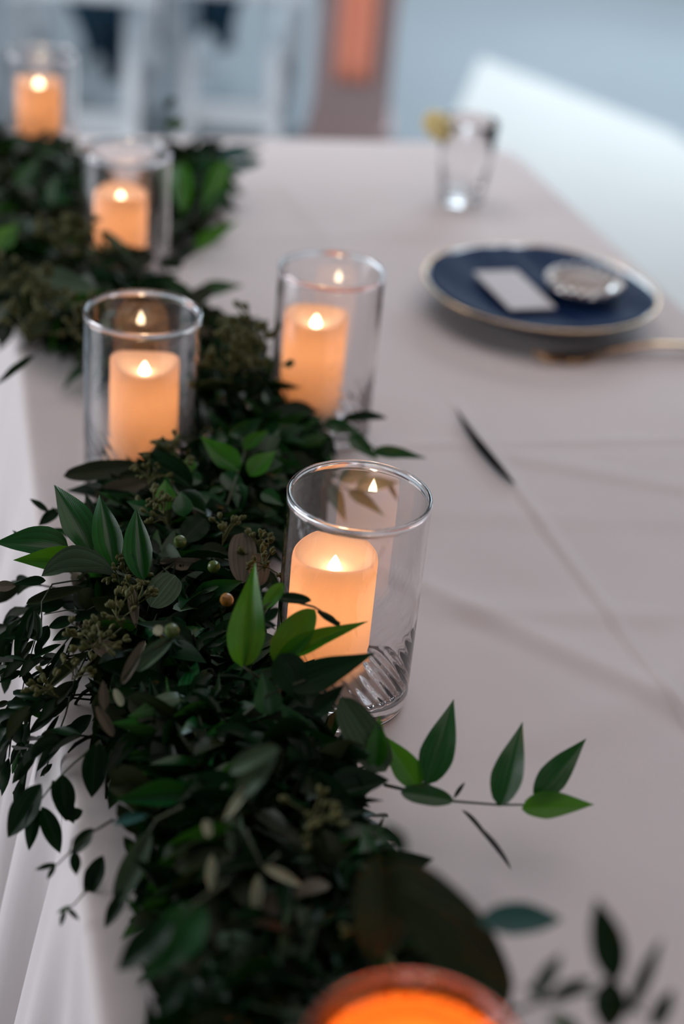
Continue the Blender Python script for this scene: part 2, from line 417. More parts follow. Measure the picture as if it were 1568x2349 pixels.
def candle_mesh(R, H, a1, a2, b, depth):
    N = 72
    prof = [(0, .0), (R-.002, 0), (R, .002)] + [(R, .002+(H-.006)*k/14) for k in range(1, 15)] + \
           [(R-.0003, H-.0012), (R-.001, H-.0003), (R-.002, H)]
    K = 12
    for k in range(1, K+1):
        q = 1-k/K; rr = (R-.002)*q
        prof.append((rr if k < K else 0, H-depth*(1-q**2.2)))
    def fn(r, z, a):
        w = a1*cos(a-b)+a2*cos(2*(a-b))
        k = max(0, min(1, (z-H*.6)/(H*.4)))
        if z > H*.6: z = z + w*k*(r/R)**1.0
        return r, z
    return lathe(prof, N, fn)
def flame_mesh():
    return lathe([(0, 0), (.0040, .0), (.0043, .001), (.0036, .0035), (.0024, .0062), (.0011, .0086), (0, .0100)], 20)
fm = mesh('flame', *flame_mesh(), M['flame'])
CANDLES = []
def jar(cx, cy, label, clabel, co, CR, CH, a1, a2, b, depth, watts, tilt=0):
    j = link('glass_cylinder', jm); j.location = (cx, cy, TZ+.0012)
    tag(j, label, 'glass', 'glass cylinders holding candles along the garland')
    c = thing('pillar_candle', clabel, 'candle', (cx+co[0], cy+co[1], TZ+.0012+BASE+.0001), 0, 'lit pillar candles along the garland')
    o = link('wax_pillar', mesh('wax_pillar', *candle_mesh(CR, CH, a1, a2, b, depth), M['wax' if CR < .03 else 'glow_wax']), c)
    link('inner_light_plug', mesh('inner_light_plug', *lathe([(0, .003), (CR-.003, .003), (CR-.003, CH-.076), (CR-.006, CH-.070), (0, CH-.070)], 24), M['plug']), c)  # unseen dark plug added to keep the inner light off the lower wax
    fo = link('flame', fm, c, (0, 0, CH-depth-.0002))
    l = bpy.data.lights.new('candle_glow', 'POINT'); l.energy = watts*.68; l.color = (1, .60, .36); l.shadow_soft_size = .007
    lo = bpy.data.objects.new('candle_glow', l); COL.objects.link(lo); lo.parent = c; lo.location = (0, 0, CH-depth-.016)
    CANDLES.append(c); return j
HC = .100
cdir = atan2(-1, 0)
def cpos(x, y, hh=HC):
    p = at(x, y, hh+BASE); return p
JARS = [
 ((825, 1135), 'nearest fully seen clear glass cylinder, sharp, with ribbed base, beside the garland', 'sharply focused lit candle in the middle glass cylinder with bright pointed flame', (760, 1270), .0265, .100, .0006, .0015, radians(74), .012, .30),
 ((328, 716), 'clear glass cylinder at left in front of the dark leaves, with orange reflection inside', 'lit candle with flat squarish top, left cylinder in front of dark leaves', (332, 830), .0262, .100, .0, -.003, radians(82), .010, .30),
 ((761, 617), 'clear glass cylinder standing alone on bare cloth right of the garland', 'lit candle in the cylinder on bare cloth, orange on its left side', (716, 726), .0262, .100, .001, -.0022, radians(76), .010, .30),
 ((290, 345), 'blurred glass cylinder rising from leaves, second farthest from the camera', 'blurred orange candle half hidden by leaves, second farthest from the camera', (277, 440), .0262, .098, .001, .002, radians(82), .010, .34),
 ((92, 118), 'farthest blurred glass cylinder in the top left corner before white chairs', 'farthest blurred lit candle in the top left corner', (75, 205), .0262, .107, .0, -.0025, radians(82), .008, .34),
 ((955, 2440), 'very near blurred glass cylinder cut by the bottom edge, glowing orange', 'very near candle inside the glowing cylinder at the bottom edge', (965, 2480), .0375, .133, .002, -.001, radians(60), .010, 1.0),
]
JPOS = []
for (rx, ry), lb, cl, cp, CR, CH, a1, a2, b, dp, wt in JARS:
    p = at(rx, ry, JH); q = at(cp[0], cp[1], CH+BASE)
    off = Vector((q.x-p.x, q.y-p.y)); mx = JR-WALL-.0022-CR
    if off.length > mx: off = off*(mx/off.length)
    print('jar', rx, ry, 'pos', p.x, p.y, 'candle off', q.x-p.x, q.y-p.y, '->', off)
    JPOS.append((p.x, p.y)); jar(p.x, p.y, lb, cl, off, CR, CH, a1, a2, b, dp, wt)

# ------------------------------------------------------------------ plate setting
pc = at(1238, 662, .030)
ch = thing('charger_plate', 'clear glass charger plate with thin gold rim under the navy napkin', 'plate', (pc.x, pc.y, TZ+.0015))
PR = .124
prof = [(0, .004), (.045, .004), (.050, 0), (.054, 0), (.058, .005), (.09, .013), (.110, .023), (PR-.002, .030), (PR, .0315), (PR-.002, .033), (.109, .0265), (.088, .0165), (.055, .009), (0, .008)]
link('glass_body', mesh('glass_body', *lathe(prof, 96), M['crystal']), ch)
gr = []
for k in range(97): a = 2*pi*k/96; gr.append((PR*cos(a), PR*sin(a), .0325))
link('gold_rim', mesh('gold_rim', *tube(gr, .0013, 8, False), M['gold']), ch)
# navy napkin, folded, slightly draped disc-like square with rounded corners
def napkin():
    N = 44; V, Fc = [], []
    for lay in (1, 0):
        for j in range(N+1):
            for i in range(N+1):
                u, w = i/N*2-1, j/N*2-1
                k = (abs(u)**2.3+abs(w)**2.3)**(1/2.3) or 1e-6
                rr = max(abs(u), abs(w))
                x, y = u*rr/k*.117, w*rr/k*.117
                d = sqrt(x*x+y*y)
                z = .0175 + max(0, d-.05)**1.3*.30 + (.005 if lay else 0) + (.0012*sin(x*90+y*25) + .0025*math.exp(-((x-.012)/.006)**2) if lay else 0)
                V.append((x, y, z))
    n2 = (N+1)**2
    for j in range(N):
        for i in range(N):
            a = j*(N+1)+i; q = [a, a+1, a+N+2, a+N+1]; Fc.append(q); Fc.append([k+n2 for k in q][::-1])
    b = [i for i in range(N+1)]+[j*(N+1)+N for j in range(1, N+1)]+[N*(N+1)+i for i in range(N-1, -1, -1)]+[j*(N+1) for j in range(N-1, 0, -1)]
    for k in range(len(b)): c, d = b[k], b[(k+1) % len(b)]; Fc.append([c, c+n2, d+n2, d])
    return V, Fc
nk = link('napkin', mesh('napkin', *napkin(), M['napkin'])); nk.location = (pc.x, pc.y, TZ+.0025); nk.rotation_euler = (0, 0, .1)
tag(nk, 'dark navy blue napkin folded flat on the charger plate', 'napkin')
ca = at(1178, 664, .034)
cardm = box((0, 0, 0), (.050, .105, .0022), None, .0006)
cdv = link('place_card', mesh('place_card', *cardm, M['card'], False)); cdv.location = (ca.x, ca.y, TZ+.0335); cdv.rotation_euler = (.0, 0, .06)
tag(cdv, 'blank pale card lying across the left half of the navy napkin', 'card')
fv = at(1340, 652, .04)
ft = thing('favour_tin', 'small round silver favour with sparkling beaded edge on the right of the napkin', 'tin', (fv.x, fv.y, TZ+.0325))
link('tin_body', mesh('tin_body', *lathe([(0, 0), (.036, 0), (.038, .002), (.038, .008), (.036, .010), (0, .010)], 48), M['silver']), ft)
link('tan_top', mesh('tan_top', *lathe([(0, .0101), (.028, .0101), (.0285, .0112), (.027, .012), (0, .0122)], 48), M['tan']), ft)
bd = mesh('bead', *lathe([(0, -.0045), (.003, -.0035), (.0045, 0), (.003, .0035), (0, .0045)], 12), M['silver'])
for k in range(20):
    a = 2*pi*k/20; link('bead', bd, ft, (.0385*cos(a), .0385*sin(a), .0115))
# gold fork lying on the near side of the plate
fa, fb = at(1225, 826, .004), at(1552, 806, .004)
fd = (fb-fa); fd.z = 0; L = .19
fk = thing('fork', 'gold fork on the cloth just in front of the charger plate', 'fork', (fa.x, fa.y, TZ+.0045), atan2(fd.y, fd.x))
hp = [(.075+t*(L-.075), 0, .002+.006*sin(pi*t)) for t in [k/10 for k in range(11)]]
V, Fc = [], []
def strip(pts, ws, th):
    V, Fc = [], []
    for (x, y, z), w in zip(pts, ws):
        V += [(x, y-w, z), (x, y+w, z), (x, y+w*.8, z+th), (x, y-w*.8, z+th)]
    for i in range(len(pts)-1):
        for k in range(4): Fc.append([4*i+k, 4*i+(k+1) % 4, 4*i+4+(k+1) % 4, 4*i+4+k])
    Fc += [[3, 2, 1, 0], [4*len(pts)-4+k for k in range(4)]]
    return V, Fc
link('handle', mesh('handle', *strip(hp, [.003, .003, .0032, .0036, .004, .0048, .0056, .0064, .007, .007, .004], .0025), M['gold']), fk)
hd = [(.030+.045*t, 0, .0005+.002*t-.006*sin(pi*t)*.3) for t in [k/6 for k in range(7)]]
link('fork_head', mesh('fork_head', *strip(hd, [.0115, .012, .012, .0105, .008, .005, .003], .002), M['gold']), fk)
for k in range(4):
    y = -.0096+.0064*k
    link('tine', mesh('tine', *strip([(.031, y, .001), (.015, y, 0), (0, y*.95, .005)], [.0017, .0016, .0007], .0017), M['gold']), fk)

# water goblet with a lemon slice on the rim
gp = at(1055, 462)
gb = thing('water_glass', 'faint blurred clear water glass near the far end of the table', 'glass', (gp.x, gp.y, TZ+.001))
prof = [(0, .001), (.022, 0), (.026, .0008), (.0275, .003), (.028, .008), (.0335, .060), (.0365, .104), (.0362, .1046), (.0355, .104), (.0325, .060), (.0268, .014), (.024, .0105), (0, .010)]
link('tumbler_body', mesh('tumbler_body', *lathe(prof, 64), M['crystal']), gb)
lm = lathe([(0, -.003), (.019, -.003), (.0215, -.0015), (.0215, .0015), (.019, .003), (0, .003)], 32)
lo = link('lemon_slice', mesh('lemon_slice', *lm, M['lemon']))
lo.location = (gp.x-.042, gp.y-.004, TZ+.098); lo.rotation_euler = (radians(34), .45, -.3)
tag(lo, 'yellow lemon slice perched on the left rim of the water glass', 'lemon')

# ------------------------------------------------------------------ background: chairs, post, light patch on the floor
def chair(loc, rz, label):
    t = thing('folding_chair', label, 'chair', loc, rz, 'white folding chairs beyond the table')
    w = .185
    for s_ in (-1, 1):
        at_par('rear_upright', beam((s_*w, .17, .44), (s_*w, .28, .86), .05, .05), M['chair'], t)
        at_par('leg', beam((s_*w, .17, .46), (s_*w, -.19, 0.0), .052, .05), M['chair'], t)
        at_par('leg', beam((s_*(w-.052), -.18, .44), (s_*(w-.052), .22, 0.0), .045, .045), M['chair'], t)
    at_par('seat', box((0, -.01, .455), (.385, .39, .028), None, .008), M['chair'], t)
    for z, y in ((.83, .272), (.72, .243), (.61, .214)):
        at_par('back_slat', box((0, y, z), (.40, .016, .075), Matrix.Rotation(-.26, 3, 'X'), .004), M['chair'], t)
    at_par('stretcher', box((0, .150, .085), (.29, .03, .075), None, .004), M['chair'], t)
    at_par('front_rail', box((0, -.185, .42), (.34, .02, .045), None, .004), M['chair'], t)
    return t
for (px_, py_), rz_, lb_ in (((205, 262), radians(180-6), 'blurred white folding chair whose legs stand behind the farthest candle'),
                             ((540, 244), radians(180-9), 'blurred white folding chair left of the brown pillar, its legs crossing')):
    c_ = at(px_, py_, .10-TZ); chair((c_.x, c_.y+.1, 0), rz_, lb_)
def garment():
    N, K = 26, 18; V, Fc = [], []
    for j in range(K+1):
        for i in range(N+1):
            u = i/N; t = j/K
            x = (u-.5)*(.24+.12*sin(t*5)); y = .03*sin(u*19+t)*(.3+t); z = .62-.52*t + .05*sin(u*7)
            V.append((x, y, z))
    for j in range(K):
        for i in range(N):
            a = j*(N+1)+i; Fc.append([a, a+1, a+N+2, a+N+1])
    return V, Fc
def thick(vf, th):
    V, Fc = vf; n0 = len(V); me = bpy.data.meshes.new('t'); me.from_pydata(V, [], Fc); me.update()
    nn = [v.normal.copy() for v in me.vertices]; bpy.data.meshes.remove(me)
    V2 = [Vector(v)+q*th for v, q in zip(V, nn)]
    cnt = {}
    for q in Fc:
        for a, b in zip(q, q[1:]+q[:1]): cnt[(a, b)] = 1
    E_ = [(a, b) for (a, b) in cnt if (b, a) not in cnt]
    return [Vector(v) for v in V]+V2, [q[::-1] for q in Fc]+[[i+n0 for i in q] for q in Fc]+[[a, b, b+n0, a+n0] for a, b in E_]
for (px_, py_), rz, lb in (((262, 205), -.1, 'dark navy cloth hanging behind the left white chair'), ((400, 150), .2, 'dark navy cloth hanging between the two white chairs'), ((525, 130), .3, 'dark navy cloth hanging behind the right white chair')):
    loc = at(px_, py_, .10-TZ); loc = (loc.x, loc.y+.25, 0)
    g_ = link('draped_cloth', mesh('draped_cloth', *thick(garment(), .008), M['navy'])); g_.location = loc; g_.rotation_euler = (0, 0, rz)
    tag(g_, lb, 'cloth')
pb = at(798, 325, -TZ)
ps = thing('pillar', 'blurred mauve brown pillar standing behind the far end of the table', 'pillar', (pb.x, pb.y, 0), -AZ)
at_par('shaft', box((0, 0, 1.1), (.24, .24, 2.2), None, .01), M['post'], ps)
at_par('plinth', box((0, 0, .04), (.27, .27, .08), None, .01), M['post'], ps)
V, Fc = [], []
for j in range(31):
    for i in range(13):
        u = i/12; V.append(((u-.5)*.105, -.135-.008*sin(u*pi*5), .22+1.85*j/30))
for j in range(30):
    for i in range(12): a = j*13+i; Fc.append([a, a+1, a+14, a+13])
sd = link('hanging_sash', mesh('hanging_sash', *thick((V, Fc), .004), M['salmon'])); sd.location = (pb.x, pb.y, 0); sd.rotation_euler = (0, 0, -AZ)
tag(sd, 'blurred salmon orange strip hanging down the brown pillar', 'sash')
# pale sheet standing in for window light on the floor
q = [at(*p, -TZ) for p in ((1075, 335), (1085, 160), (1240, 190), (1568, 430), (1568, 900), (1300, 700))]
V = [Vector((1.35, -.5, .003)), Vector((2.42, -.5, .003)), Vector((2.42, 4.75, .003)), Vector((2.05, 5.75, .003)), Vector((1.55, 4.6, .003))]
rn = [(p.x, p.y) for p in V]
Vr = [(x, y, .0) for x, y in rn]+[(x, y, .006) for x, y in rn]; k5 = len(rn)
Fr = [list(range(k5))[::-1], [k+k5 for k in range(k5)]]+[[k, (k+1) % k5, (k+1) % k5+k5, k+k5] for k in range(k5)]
ru = link('floor_light_patch', mesh('floor_light_patch', Vr, Fr, M['light_patch'], False))
tag(ru, 'wide bright patch of light on the floor beyond the right edge of the table, laid as a pale sheet', 'light patch')

# ------------------------------------------------------------------ leaves
def leaf_geo(kind, nl, nw, curl, fold, twist, wav=0):
    ex = {'r': (.60, .90), 'e': (.62, .55), 'w': (.8, 1.0), 'o': (.5, .42)}[kind]
    mxw = max((t/40)**ex[0]*(1-t/40)**ex[1] for t in range(1, 40))
    V, Fc, UV = [], [], []
    for j in range(nl+1):
        t = j/nl; tt = min(.999, max(.0, t))
        w = (tt**ex[0]*(1-tt)**ex[1])/mxw*.5
        if kind == 'r': k_ = max(0, (tt-.30)/.70); w *= 1-.60*k_
        if j == 0: w = .015
        if j == nl: w = .004
        tw = twist*t
        for i in range(nw+1):
            u = i/nw*2-1; x = u*w; z = fold*abs(x) + (wav*sin(t*14)*u*u*w)
            V.append([x*cos(tw)-z*sin(tw), t, x*sin(tw)+z*cos(tw)]); UV.append((u*w*.98+.5, t))
    # curl along the length (bend), keep length
    for v in V:
        a = curl*v[1]
        if abs(curl) > 1e-4:
            R_ = 1/curl; y = R_*sin(a); z = R_*(1-cos(a))
            n_ = (-sin(a), cos(a)); v[1], v[2] = y + n_[0]*v[2], z + n_[1]*v[2]
    # bring the tip back onto the +Y axis at unit length
    tip = V[-(nw//2)-1]; Lt = sqrt(tip[1]**2+tip[2]**2); cc, ss_ = tip[1]/Lt, tip[2]/Lt
    for v in V: v[1], v[2] = (v[1]*cc+v[2]*ss_)/Lt, (-v[1]*ss_+v[2]*cc)/Lt
    for j in range(nl):
        for i in range(nw): a = j*(nw+1)+i; Fc.append([a, a+1, a+nw+2, a+nw+1])
    return V, Fc, UV
VAR = {}
for kind in 'rewo':
    VAR[kind] = []
    for k in range(6):
        VAR[kind].append((rnd.uniform(-.9, .5), rnd.uniform(.12, .55), rnd.uniform(-.7, .7), rnd.uniform(0, .04)))
def uvmesh(name, V, Fc, UV, m, rand=None):
    me = bpy.data.meshes.new(name); me.from_pydata([tuple(v) for v in V], [], Fc)
    me.materials.append(m); me.polygons.foreach_set('use_smooth', [True]*len(me.polygons))
    ly = me.uv_layers.new(name='UVMap'); l2 = me.uv_layers.new(name='rand')
    li = np.empty(len(me.loops), dtype=np.int32); me.loops.foreach_get('vertex_index', li)
    ua = np.array(UV, dtype=np.float32)[li]; ly.data.foreach_set('uv', ua.ravel())
    if rand is not None:
        ra = np.array(rand, dtype=np.float32)[li]; l2.data.foreach_set('uv', np.stack([ra, ra*0], 1).ravel())
    me.update(); return me
LM = {}
def leaf_mesh(kind, k, m):
    key = (kind, k, m)
    if key not in LM:
        V, Fc, UV = leaf_geo(kind, 8 if kind != 'o' else 8, 4, *VAR[kind][k]); LM[key] = uvmesh('leaf', V, Fc, UV, M[m])
    return LM[key]
HM = {}
def hero_mesh(kind, curl, fold, twist, m):
    key = (kind, curl, fold, twist, m)
    if key not in HM:
        V, Fc, UV = leaf_geo(kind, 16, 6, curl, fold, twist, .02); HM[key] = uvmesh('leaf', V, Fc, UV, M[m])
    return HM[key]

G = thing('leaf_garland', 'thick dark green leafy garland winding along the left edge of the table', 'garland', (.14, .6, TZ))
GI = G.location.copy()
def frame(base, tip, nrm):
    y = (tip-base).normalized(); n_ = nrm - y*nrm.dot(y)
    if n_.length < 1e-4: n_ = y.orthogonal()
    n_.normalize(); x = y.cross(n_); return Matrix((x, y, n_)).transposed()
def place_leaf(me, base, tip, width, nrm, parent, off):
    R = frame(base, tip, nrm); L = (tip-base).length
    o = bpy.data.objects.new('leaf', me); COL.objects.link(o); o.parent = parent
    mt = R.to_4x4() @ Matrix.Diagonal((width, L, L, 1)); mt.translation = base-off
    o.matrix_local = mt; return o

# --- hero sprigs: pixel positions read off the photograph, put at their height on the garland
# entry: (bx,by, tx,ty, width_px, kind, material, curl, fold, twist, roll)
def sprig(stem_px, leaves, h=None, depth=None, thick_=.0011, label=None):
    def pt(x, y, dh=0):
        if depth is not None: return atd(x, y, depth+(dh or 0))
        return at(x, y, h+(dh or 0))
    pts = [pt(*p) for p in stem_px]
    V, Fc = tube([p-GI for p in pts], [thick_*(1-.5*i/(len(pts)-1)) for i in range(len(pts))], 6)
    st = link('sprig', mesh('sprig', V, Fc, M['stem']), G)
    if label: st['label'] = label
    for lf in leaves:
        bx, by, tx, ty, w, kind, m = lf[:7]
        curl, fold, tw, roll, dt = (list(lf[7:])+[0, .3, 0, 0, 0][len(lf)-7:])[:5]
        b = pt(bx, by); t = pt(tx, ty, dt)
        if depth is None:       # leaves stand up off the stem instead of lying flat
            db, dt_ = (b-CAM).dot(FWD), (t-CAM).dot(FWD)
            t2 = atd(tx, ty, db+(dt_-db)*.3)
            if t2.z > TZ+.004: t = t2
        dep = ((b+t)/2-CAM).dot(FWD)
        wm = w*dep/FPX
        y = (t-b).normalized()
        toc = (CAM-b).normalized(); nrm = (toc*.8+Vector((0, 0, .6))).normalized()
        nrm = Quaternion(y, radians(roll)) @ (nrm-y*nrm.dot(y))
        place_leaf(hero_mesh(kind, curl, fold*.6, tw, m), b, t, wm/ max(.35, abs(cos(radians(roll)))), nrm, st, GI)
    return st
sprig([(330, 1342), (290, 1322), (240, 1300), (205, 1272), (155, 1258)], [
    (205, 1268, 124, 1112, 80, 'r', 'ruscus', -.4, .35, .2, 10), (262, 1302, 228, 1135, 70, 'r', 'ruscus', -.5, .5, -.2, -8),
    (330, 1332, 312, 1165, 66, 'r', 'ruscus', -.4, .6, -.2, -14), (158, 1262, -14, 1246, 78, 'r', 'ruscus', -.3, .4, .3, 20),
    (202, 1290, 30, 1285, 62, 'r', 'ruscus_bright', -.3, .4, .2, -10), (264, 1322, 95, 1322, 30, 'w', 'euca', -.5, .8, .5, 40),
    (300, 1340, 312, 1442, 26, 'w', 'brown')], h=.088)
sprig([(420, 1150), (365, 1120), (330, 1085)], [
    (325, 1068, 145, 1092, 50, 'e', 'olive', .1, .15), (345, 1105, 215, 1140, 38, 'e', 'brown', .1, .2, .2),
    (400, 1080, 270, 1095, 30, 'e', 'olive')], h=.075)
sprig([(350, 1330), (400, 1290), (480, 1270), (560, 1300)], [
    (345, 1392, 402, 1320, 74, 'o', 'euca', -.1, .1), (365, 1290, 520, 1312, 36, 'e', 'brown', .2, .3), (556, 1338, 556, 1222, 66, 'o', 'brown', .1, .2),
    (590, 1345, 595, 1270, 50, 'o', 'brown', .1, .2, 0, 20), (440, 1172, 508, 1216, 20, 'w', 'brown'), (520, 1270, 460, 1262, 44, 'o', 'olive'),
    (420, 1240, 470, 1190, 60, 'o', 'dark')], h=.070)
sprig([(520, 1160), (540, 1100), (560, 1040), (555, 1000)], [
    (548, 1082, 460, 1000, 60, 'r', 'ruscus_bright', .3, .4, .3, 10), (572, 1092, 634, 1034, 56, 'r', 'ruscus_bright', -.3, .4, 0, -10),
    (558, 1030, 618, 988, 34, 'r', 'ruscus_bright', -.4, .5), (520, 1005, 482, 1012, 30, 'r', 'ruscus', -1.2, .3), (530, 990, 556, 1010, 26, 'r', 'ruscus', -1.2, .3),
    (545, 1110, 552, 1178, 44, 'r', 'ruscus', 0, .5), (510, 1120, 470, 1180, 40, 'r', 'ruscus', -.4, .4), (600, 1130, 650, 1160, 40, 'r', 'ruscus', -.4, .4),
    (510, 1085, 570, 1150, 50, 'r', 'ruscus')], h=.072)
sprig([(470, 1180), (430, 1160), (400, 1120), (380, 1080)], [
    (440, 1120, 314, 1040, 48, 'r', 'dark', -.6, .5, .4, 10), (462, 1105, 408, 1086, 40, 'r', 'ruscus'), (436, 1082, 432, 1044, 34, 'r', 'ruscus_bright'),
    (378, 1172, 379, 1100, 58, 'r', 'ruscus_bright', -.4, .3), (420, 1184, 415, 1128, 50, 'r', 'ruscus', -.8, .3), (350, 1180, 290, 1150, 40, 'r', 'ruscus', -.5, .4)], h=.080)
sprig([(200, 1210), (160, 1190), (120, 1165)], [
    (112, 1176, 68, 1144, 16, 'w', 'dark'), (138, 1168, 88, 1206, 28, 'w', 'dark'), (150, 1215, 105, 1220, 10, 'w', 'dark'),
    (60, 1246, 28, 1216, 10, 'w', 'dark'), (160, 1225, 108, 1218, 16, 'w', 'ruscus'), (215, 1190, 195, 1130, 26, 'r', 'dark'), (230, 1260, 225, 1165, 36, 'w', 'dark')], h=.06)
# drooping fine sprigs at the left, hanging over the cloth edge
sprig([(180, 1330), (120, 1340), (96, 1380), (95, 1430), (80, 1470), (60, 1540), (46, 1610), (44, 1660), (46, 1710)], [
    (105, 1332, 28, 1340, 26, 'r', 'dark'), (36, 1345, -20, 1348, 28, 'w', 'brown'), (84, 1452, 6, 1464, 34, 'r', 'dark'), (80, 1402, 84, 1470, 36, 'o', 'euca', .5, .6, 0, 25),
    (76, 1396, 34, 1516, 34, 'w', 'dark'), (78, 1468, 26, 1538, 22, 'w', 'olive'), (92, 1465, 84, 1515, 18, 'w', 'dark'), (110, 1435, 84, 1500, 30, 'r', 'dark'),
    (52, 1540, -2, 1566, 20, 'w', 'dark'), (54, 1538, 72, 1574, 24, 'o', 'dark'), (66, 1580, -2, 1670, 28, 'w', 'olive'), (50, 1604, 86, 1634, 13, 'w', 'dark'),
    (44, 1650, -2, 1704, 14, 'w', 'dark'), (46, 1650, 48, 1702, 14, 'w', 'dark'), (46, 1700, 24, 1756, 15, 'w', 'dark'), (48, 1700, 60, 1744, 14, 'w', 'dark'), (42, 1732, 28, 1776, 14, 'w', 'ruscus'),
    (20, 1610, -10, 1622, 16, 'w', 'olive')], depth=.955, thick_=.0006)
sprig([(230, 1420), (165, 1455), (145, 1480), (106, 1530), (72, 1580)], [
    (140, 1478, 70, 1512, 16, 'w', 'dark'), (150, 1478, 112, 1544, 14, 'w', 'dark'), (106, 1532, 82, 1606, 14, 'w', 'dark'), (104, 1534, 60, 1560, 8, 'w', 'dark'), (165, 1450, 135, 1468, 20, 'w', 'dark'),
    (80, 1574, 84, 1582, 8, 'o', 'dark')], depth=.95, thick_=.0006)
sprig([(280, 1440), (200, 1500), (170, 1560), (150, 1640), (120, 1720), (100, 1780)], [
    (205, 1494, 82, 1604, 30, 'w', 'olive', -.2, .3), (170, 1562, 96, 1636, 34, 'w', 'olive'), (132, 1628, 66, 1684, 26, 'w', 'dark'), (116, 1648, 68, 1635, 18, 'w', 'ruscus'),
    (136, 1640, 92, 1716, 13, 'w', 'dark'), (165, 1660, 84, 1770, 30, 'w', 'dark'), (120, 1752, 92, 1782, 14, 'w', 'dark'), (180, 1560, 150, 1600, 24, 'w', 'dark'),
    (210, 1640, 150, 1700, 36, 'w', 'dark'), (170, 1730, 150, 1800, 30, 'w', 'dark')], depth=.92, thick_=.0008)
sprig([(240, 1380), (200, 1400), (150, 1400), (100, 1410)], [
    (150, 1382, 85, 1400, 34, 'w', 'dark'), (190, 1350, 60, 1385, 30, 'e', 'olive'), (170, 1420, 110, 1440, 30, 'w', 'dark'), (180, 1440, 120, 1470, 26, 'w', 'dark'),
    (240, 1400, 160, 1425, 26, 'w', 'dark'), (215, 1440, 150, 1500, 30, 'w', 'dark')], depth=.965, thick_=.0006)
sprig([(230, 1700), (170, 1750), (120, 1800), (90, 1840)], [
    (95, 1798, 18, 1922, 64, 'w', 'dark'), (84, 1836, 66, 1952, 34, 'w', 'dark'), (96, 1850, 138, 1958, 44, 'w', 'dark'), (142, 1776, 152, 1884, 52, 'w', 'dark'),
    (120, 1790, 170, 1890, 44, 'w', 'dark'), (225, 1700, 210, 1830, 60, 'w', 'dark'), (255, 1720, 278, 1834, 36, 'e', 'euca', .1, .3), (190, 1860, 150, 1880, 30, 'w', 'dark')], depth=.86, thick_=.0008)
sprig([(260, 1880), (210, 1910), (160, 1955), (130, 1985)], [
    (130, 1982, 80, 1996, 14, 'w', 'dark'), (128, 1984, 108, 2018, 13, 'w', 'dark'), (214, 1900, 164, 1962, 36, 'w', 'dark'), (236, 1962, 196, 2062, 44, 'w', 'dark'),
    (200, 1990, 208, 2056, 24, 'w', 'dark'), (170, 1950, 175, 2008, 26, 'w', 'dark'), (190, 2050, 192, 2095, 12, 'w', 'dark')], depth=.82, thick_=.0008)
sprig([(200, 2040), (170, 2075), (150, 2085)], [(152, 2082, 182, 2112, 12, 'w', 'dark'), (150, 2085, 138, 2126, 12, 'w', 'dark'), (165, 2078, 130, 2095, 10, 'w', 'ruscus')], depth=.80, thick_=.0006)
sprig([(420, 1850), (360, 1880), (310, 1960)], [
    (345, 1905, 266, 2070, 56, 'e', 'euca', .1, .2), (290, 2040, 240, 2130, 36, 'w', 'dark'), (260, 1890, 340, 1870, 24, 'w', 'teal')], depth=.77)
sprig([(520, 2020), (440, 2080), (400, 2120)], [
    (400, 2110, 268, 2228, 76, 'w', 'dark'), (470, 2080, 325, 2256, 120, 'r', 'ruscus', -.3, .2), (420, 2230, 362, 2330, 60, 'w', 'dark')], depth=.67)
# the bright leaf and the leaves crossing in front of the nearest cylinder
sprig([(600, 1560), (560, 1530), (590, 1400), (640, 1372), (720, 1392), (780, 1430)], [
    (556, 1530, 585, 1290, 92, 'r', 'ruscus_bright', -.4, .25, .2), (606, 1395, 650, 1338, 36, 'e', 'ruscus_bright'), (714, 1378, 634, 1372, 28, 'e', 'dark'),
    (726, 1402, 784, 1440, 18, 'w', 'dark'), (722, 1398, 626, 1516, 78, 'e', 'ruscus_bright', .1, .2), (636, 1515, 845, 1425, 54, 'r', 'ruscus_bright', -.2, .4),
    (640, 1395, 600, 1430, 26, 'w', 'dark')], depth=.872)
sprig([(560, 1640), (620, 1590), (700, 1560)], [
    (660, 1580, 862, 1496, 84, 'r', 'dark', .2, .2), (640, 1500, 700, 1620, 90, 'r', 'dark'), (780, 1600, 884, 1770, 86, 'o', 'euca', .2, .2, 0, 15), (720, 1640, 790, 1570, 50, 'r', 'dark'),
    (620, 1640, 600, 1540, 70, 'r', 'ruscus'), (700, 1700, 640, 1610, 60, 'r', 'ruscus'), (860, 1760, 870, 1640, 54, 'r', 'ruscus_bright', -.3, .2)], depth=.845)
# sprig that reaches out to the right over bare cloth
sprig([(880, 1800), (930, 1812), (975, 1796), (1040, 1838), (1140, 1846), (1200, 1846)], [
    (976, 1800, 1040, 1604, 80, 'r', 'ruscus', -.35, .3, .2, 10), (1144, 1850, 1198, 1656, 76, 'r', 'ruscus', -.35, .3, .2), (1228, 1838, 1344, 1694, 68, 'r', 'ruscus', -.3, .3, -.2),
    (1196, 1856, 1362, 1846, 66, 'r', 'ruscus_bright', -.3, .3, -.2), (1040, 1838, 918, 1818, 50, 'e', 'ruscus'), (1058, 1858, 1172, 1996, 17, 'w', 'dry', -.3, .6, .8),
    (960, 1812, 870, 1680, 70, 'r', 'ruscus_bright', -.3, .3), (1040, 1832, 1066, 1794, 10, 'w', 'olive')], h=.045)
sprig([(880, 2000), (950, 2050), (1100, 2110)], [
    (900, 1970, 1165, 2310, 165, 'e', 'olive', .3, .2), (1095, 2112, 1290, 2110, 78, 'w', 'teal', -.1, .2), (860, 1960, 870, 2200, 120, 'e', 'olive'), (930, 1960, 880, 1890, 44, 'w', 'dark')], depth=.62)
